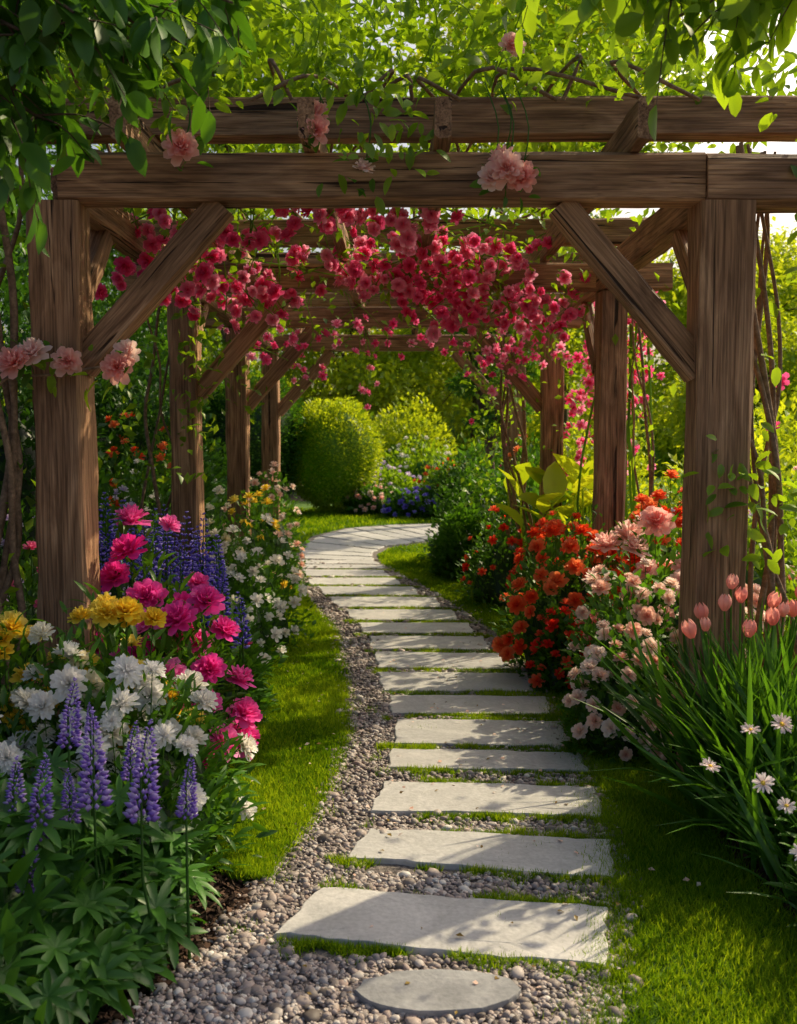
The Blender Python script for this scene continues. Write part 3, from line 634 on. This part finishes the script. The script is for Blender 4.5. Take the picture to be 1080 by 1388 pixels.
def stems(base,top,n,rad,tw=.09):
    for k in range(n):
        ph0=U(0,6);pts=[]
        for t in np.linspace(0,1,9):
            p=A(base)*(1-t)+A(top)*t;pts.append((p[0]+tw*math.sin(ph0+t*7)+N(0,.02),p[1]+tw*math.cos(ph0+t*6)+N(0,.02),p[2]))
        tube(mb,spline(pts,36),np.linspace(rad,rad*.5,36)*U(.6,1.1),1,7)
stems((1.66,4.15,0),(1.52,4.2,2.75),7,.019,.085);stems((-1.68,3.95,0),(-1.64,4.0,2.8),5,.024,.07);stems((-1.7,3.7,0),(-1.95,3.8,2.4),3,.028,.1)
stems((1.15,8.75,0),(.95,8.65,2.8),6,.022,.1);stems((1.72,6.6,0),(1.6,6.5,2.7),3,.016,.08);stems((-1.62,6.4,0),(-1.56,6.4,2.7),3,.016,.08)
for c,s,n in(((1.42,3.96,1.3),(.1,.05,.14),46),((1.62,4.0,1.25),(.12,.1,.1),30),((1.7,4.1,2.2),(.1,.1,.4),50),((-1.3,6.3,2.0),(.07,.08,.35),130),((-1.68,6.4,1.8),(.15,.1,.5),130),((-1.78,4.1,1.7),(.13,.12,.6),160),((-1.35,3.93,1.8),(.1,.03,.06),14),((1.65,6.5,2.2),(.12,.15,.4),100),((1.45,8.5,1.9),(.12,.2,.5),120),((1.0,9.2,2.2),(.2,.3,.35),300),((.95,10,1.5),(.15,.4,.5),300),((-1.4,8.4,2.2),(.12,.1,.3),120)):
    vine_leaves(mb,c,s,n,.075,OVAL if n<100 else LL,-.3)
mb.finish('climbing_vine',[leaf_bright,vine_m])
# roses on pergola
mb=MB();gcl=[(-1.2,5.4,2.48,.18,.3,.13,50),(-1.0,5.7,2.34,.15,.3,.1,28),(-.8,5.2,2.6,.14,.2,.06,14),(-.3,5.0,2.66,.13,.15,.05,18),(.05,5.2,2.66,.16,.15,.05,20),(-1.3,5.0,2.64,.13,.2,.06,14),
(.1,6.1,2.56,.2,.15,.12,42),(.42,6.15,2.46,.19,.15,.13,50),(.75,6.2,2.46,.19,.15,.13,50),(-.15,6.1,2.56,.16,.15,.09,24),(.35,6.1,2.66,.32,.15,.06,30),(1.1,6.7,2.42,.16,.2,.12,32),(-.75,6.3,2.46,.13,.15,.12,20),(-.5,6.1,2.6,.2,.15,.07,18),
(1.1,7.6,2.28,.15,.3,.15,28),(.6,8.2,2.34,.32,.2,.12,26),(-.3,8.2,2.36,.38,.2,.1,20),(-1.0,7.8,2.3,.24,.2,.15,24),(-.3,9.,1.98,.05,.1,.2,10),(-.85,8.8,2.08,.1,.1,.12,9),(.85,8.4,2.12,.1,.2,.22,16)]
for (x,y,z,sx,sy,sz,n) in gcl:
    Pp=A([x,y,z])+np.clip(N(0,1,(n,3)),-2.1,2.1)*A([sx,sy,sz]);Dd=N(0,.5,(n,3))+A([0,-.9,.1])
    put_blooms(mb,Pp,Dd,.1,ROSE_LO if y>7 else ROSE,stem=False)
    m=int(n*2.2);P2=A([x,y,z+.06])+N(0,1,(m,3))*A([sx*1.3,sy,sz*1.3]);mb.scatter(LL,frames_y(N(0,.8,(m,3))+A([0,-.2,-.3]),.075*U(.6,1.2,m)),P2)
    for k in range(3): tube(mb,spline([(x+N(0,sx),y,2.85),(x+N(0,sx),y,z+.1),(x+N(0,sx),y-.03,z-sz)],8),.004,0,4)
mb.finish('hanging_rose_cluster',[leaf_bright,p_pinkhot])
mb=MB()
for (x,y,z,sx,sy,sz,n) in((1.68,7.6,2.0,.11,.35,.3,120),(1.8,8.4,1.65,.18,.3,.33,90),(1.7,6.9,2.3,.1,.2,.13,30),(2.4,5.2,1.9,.2,.2,.3,14)):
    Pp=A([x,y,z])+np.clip(N(0,1,(n,3)),-1.9,1.9)*A([sx,sy,sz]);put_blooms(mb,Pp,N(0,.5,(n,3))+A([-.3,-.9,.2]),.11,ROSE_LO,stem=False)
    m=n*3;mb.scatter(LL,frames_y(N(0,.8,(m,3)),.075*U(.6,1.2,m)),A([x,y+.05,z])+N(0,1,(m,3))*A([sx*1.1,sy*1.1,sz*1.1]))
    for k in range(4): tube(mb,spline([(x+N(0,.1),y,0),(x+N(0,.1),y,z*.5),(x+N(0,.1),y,z+sz*1.5)],9),.01,0,5)
mb.finish('climbing_rose',[leaf_bright,p_pinkhot])
mb=MB()
FR=A([(-.14,3.92,2.58),(.37,3.92,2.545),(.43,3.9,2.58),(.49,3.92,2.55),(.42,3.93,2.62),(-.33,3.9,2.73),(-.34,3.93,2.79),(-.86,3.9,2.66),(-1.47,3.9,1.85),(-1.34,3.92,1.82),(-1.13,3.9,1.80),(-1.10,3.93,1.85),(.45,3.95,3.07),(.48,3.9,3.3),(-1.53,3.86,1.81)])
put_blooms(mb,FR,A([0,-.9,.4])+N(0,.28,(len(FR),3)),.125,PEONY,stem=False)
for p in FR:
    m=7;mb.scatter(OVAL,frames_y(N(0,.8,(m,3))+A([0,-.2,-.2]),.065*U(.7,1.2,m)),p+A([0,.04,0])+N(0,.04,(m,3)))
for p in FR[:8]: tube(mb,spline([(p[0],p[1]+.03,p[2]),(p[0]+.03,3.93,(p[2]+2.95)/2),(p[0]-.02,4.0,2.95)],7),.0035,0,4)
tube(mb,spline([(-1.68,3.9,1.6),(-1.58,3.88,1.75),(-1.42,3.93,1.77),(-1.1,3.94,1.82)],10),.006,2,5)
mb.finish('pink_rose_spray',[leaf_mid,p_pink,vine_m])

# ---------------------------------------------------------------- overhanging tree branches near camera
def overhang(name,trunk,ends,lm,ls,ntw,lp):
    mb=MB();tx,ty=trunk
    tr=spline([(tx,ty,-.1),(tx+.05,ty,1.2),(tx,ty+.05,2.6),(tx+.1,ty,4.5)],14);tube(mb,tr,np.linspace(.14,.07,14),1,9)
    Pl=[];Dl=[]
    for e in ends:
        e=A(e);s=A([tx,ty+.02,U(2.4,3.1)]);br=spline([s,(s+e)/2+A([0,0,.3]),e],20);tube(mb,br,np.linspace(.022,.004,20),1,6)
        for k in range(ntw):
            t=U(.45,1);p=br[int(t*19)];d=nrm(A([N(0,.6)-np.sign(tx)*.4,N(0,.5),N(-.25,.4)]));L=U(.15,.36)
            tw=spline([p,p+d*L*.5+A([0,0,-.01]),p+d*L+A([0,0,-.08])],8);tube(mb,tw,np.linspace(.004,.0015,8),1,4)
            for j in range(lp):
                q=tw[int(1+6.9*j/lp)];Pl.append(q);Dl.append(d*.5+N(0,.5,3)+A([0,0,-.55]))
    Pl=A(Pl);Dl=A(Dl);n=len(Pl);mb.scatter(OVAL,frames_y(Dl,ls*U(.6,1.2,n),.5),Pl,U(0,1,n))
    return mb.finish(name,[lm,bark_m])
overhang('overhanging_tree',(-2.3,2.9),[(-.95,2.75,2.60),(-.75,2.85,2.70),(-.5,3.0,2.82),(-1.0,2.9,2.42),(-.3,3.1,2.98),(-.85,2.6,2.62),(-1.1,2.8,2.46),(-.6,2.8,2.62)],leaf_mid,.11,19,9)
overhang('overhanging_tree',(2.7,1.5),[(.55,2.95,2.84),(.8,3.0,2.76),(.35,3.1,2.96),(1.0,2.9,2.80),(.1,3.3,3.12),(.65,2.8,2.72),(1.15,3.0,2.82),(.9,2.75,2.68)],leaf_bright,.11,17,9)

# ---------------------------------------------------------------- light, sky, camera
w=bpy.data.worlds.new('World');scene.world=w;w.use_nodes=True;nt=w.node_tree
bg=nt.nodes['Background'];sk=nt.nodes.new('ShaderNodeTexSky');sk.sky_type='NISHITA';sk.sun_disc=False
EL=math.radians(38);AZ=math.radians(48);sk.sun_elevation=EL;sk.sun_rotation=AZ;sk.air_density=1.0;sk.dust_density=7;sk.ozone_density=.5
nt.links.new(sk.outputs[0],bg.inputs[0]);bg.inputs[1].default_value=.15
sl=bpy.data.lights.new('sun','SUN');sl.energy=5;sl.angle=math.radians(.6);sl.color=(1,.84,.54)
so=bpy.data.objects.new('sun',sl);scene.collection.objects.link(so)
sd=Vector((math.sin(AZ)*math.cos(EL),math.cos(AZ)*math.cos(EL),math.sin(EL)));so.rotation_euler=sd.to_track_quat('Z','Y').to_euler()
cd=bpy.data.cameras.new('camera');cd.sensor_fit='VERTICAL';cd.sensor_height=36;cd.lens=33.72;cd.clip_end=1500;cd.clip_start=.05
cd.dof.use_dof=True;cd.dof.focus_distance=4.2;cd.dof.aperture_fstop=4.5
co=bpy.data.objects.new('camera',cd);scene.collection.objects.link(co);co.location=(0,0,1.5);co.rotation_euler=(math.radians(85.8),0,0)
scene.camera=co
scene.view_settings.view_transform='Standard';scene.view_settings.look='None';scene.view_settings.exposure=0
print('TRIS',sum(len(o.data.polygons) for o in scene.objects if o.type=='MESH'))
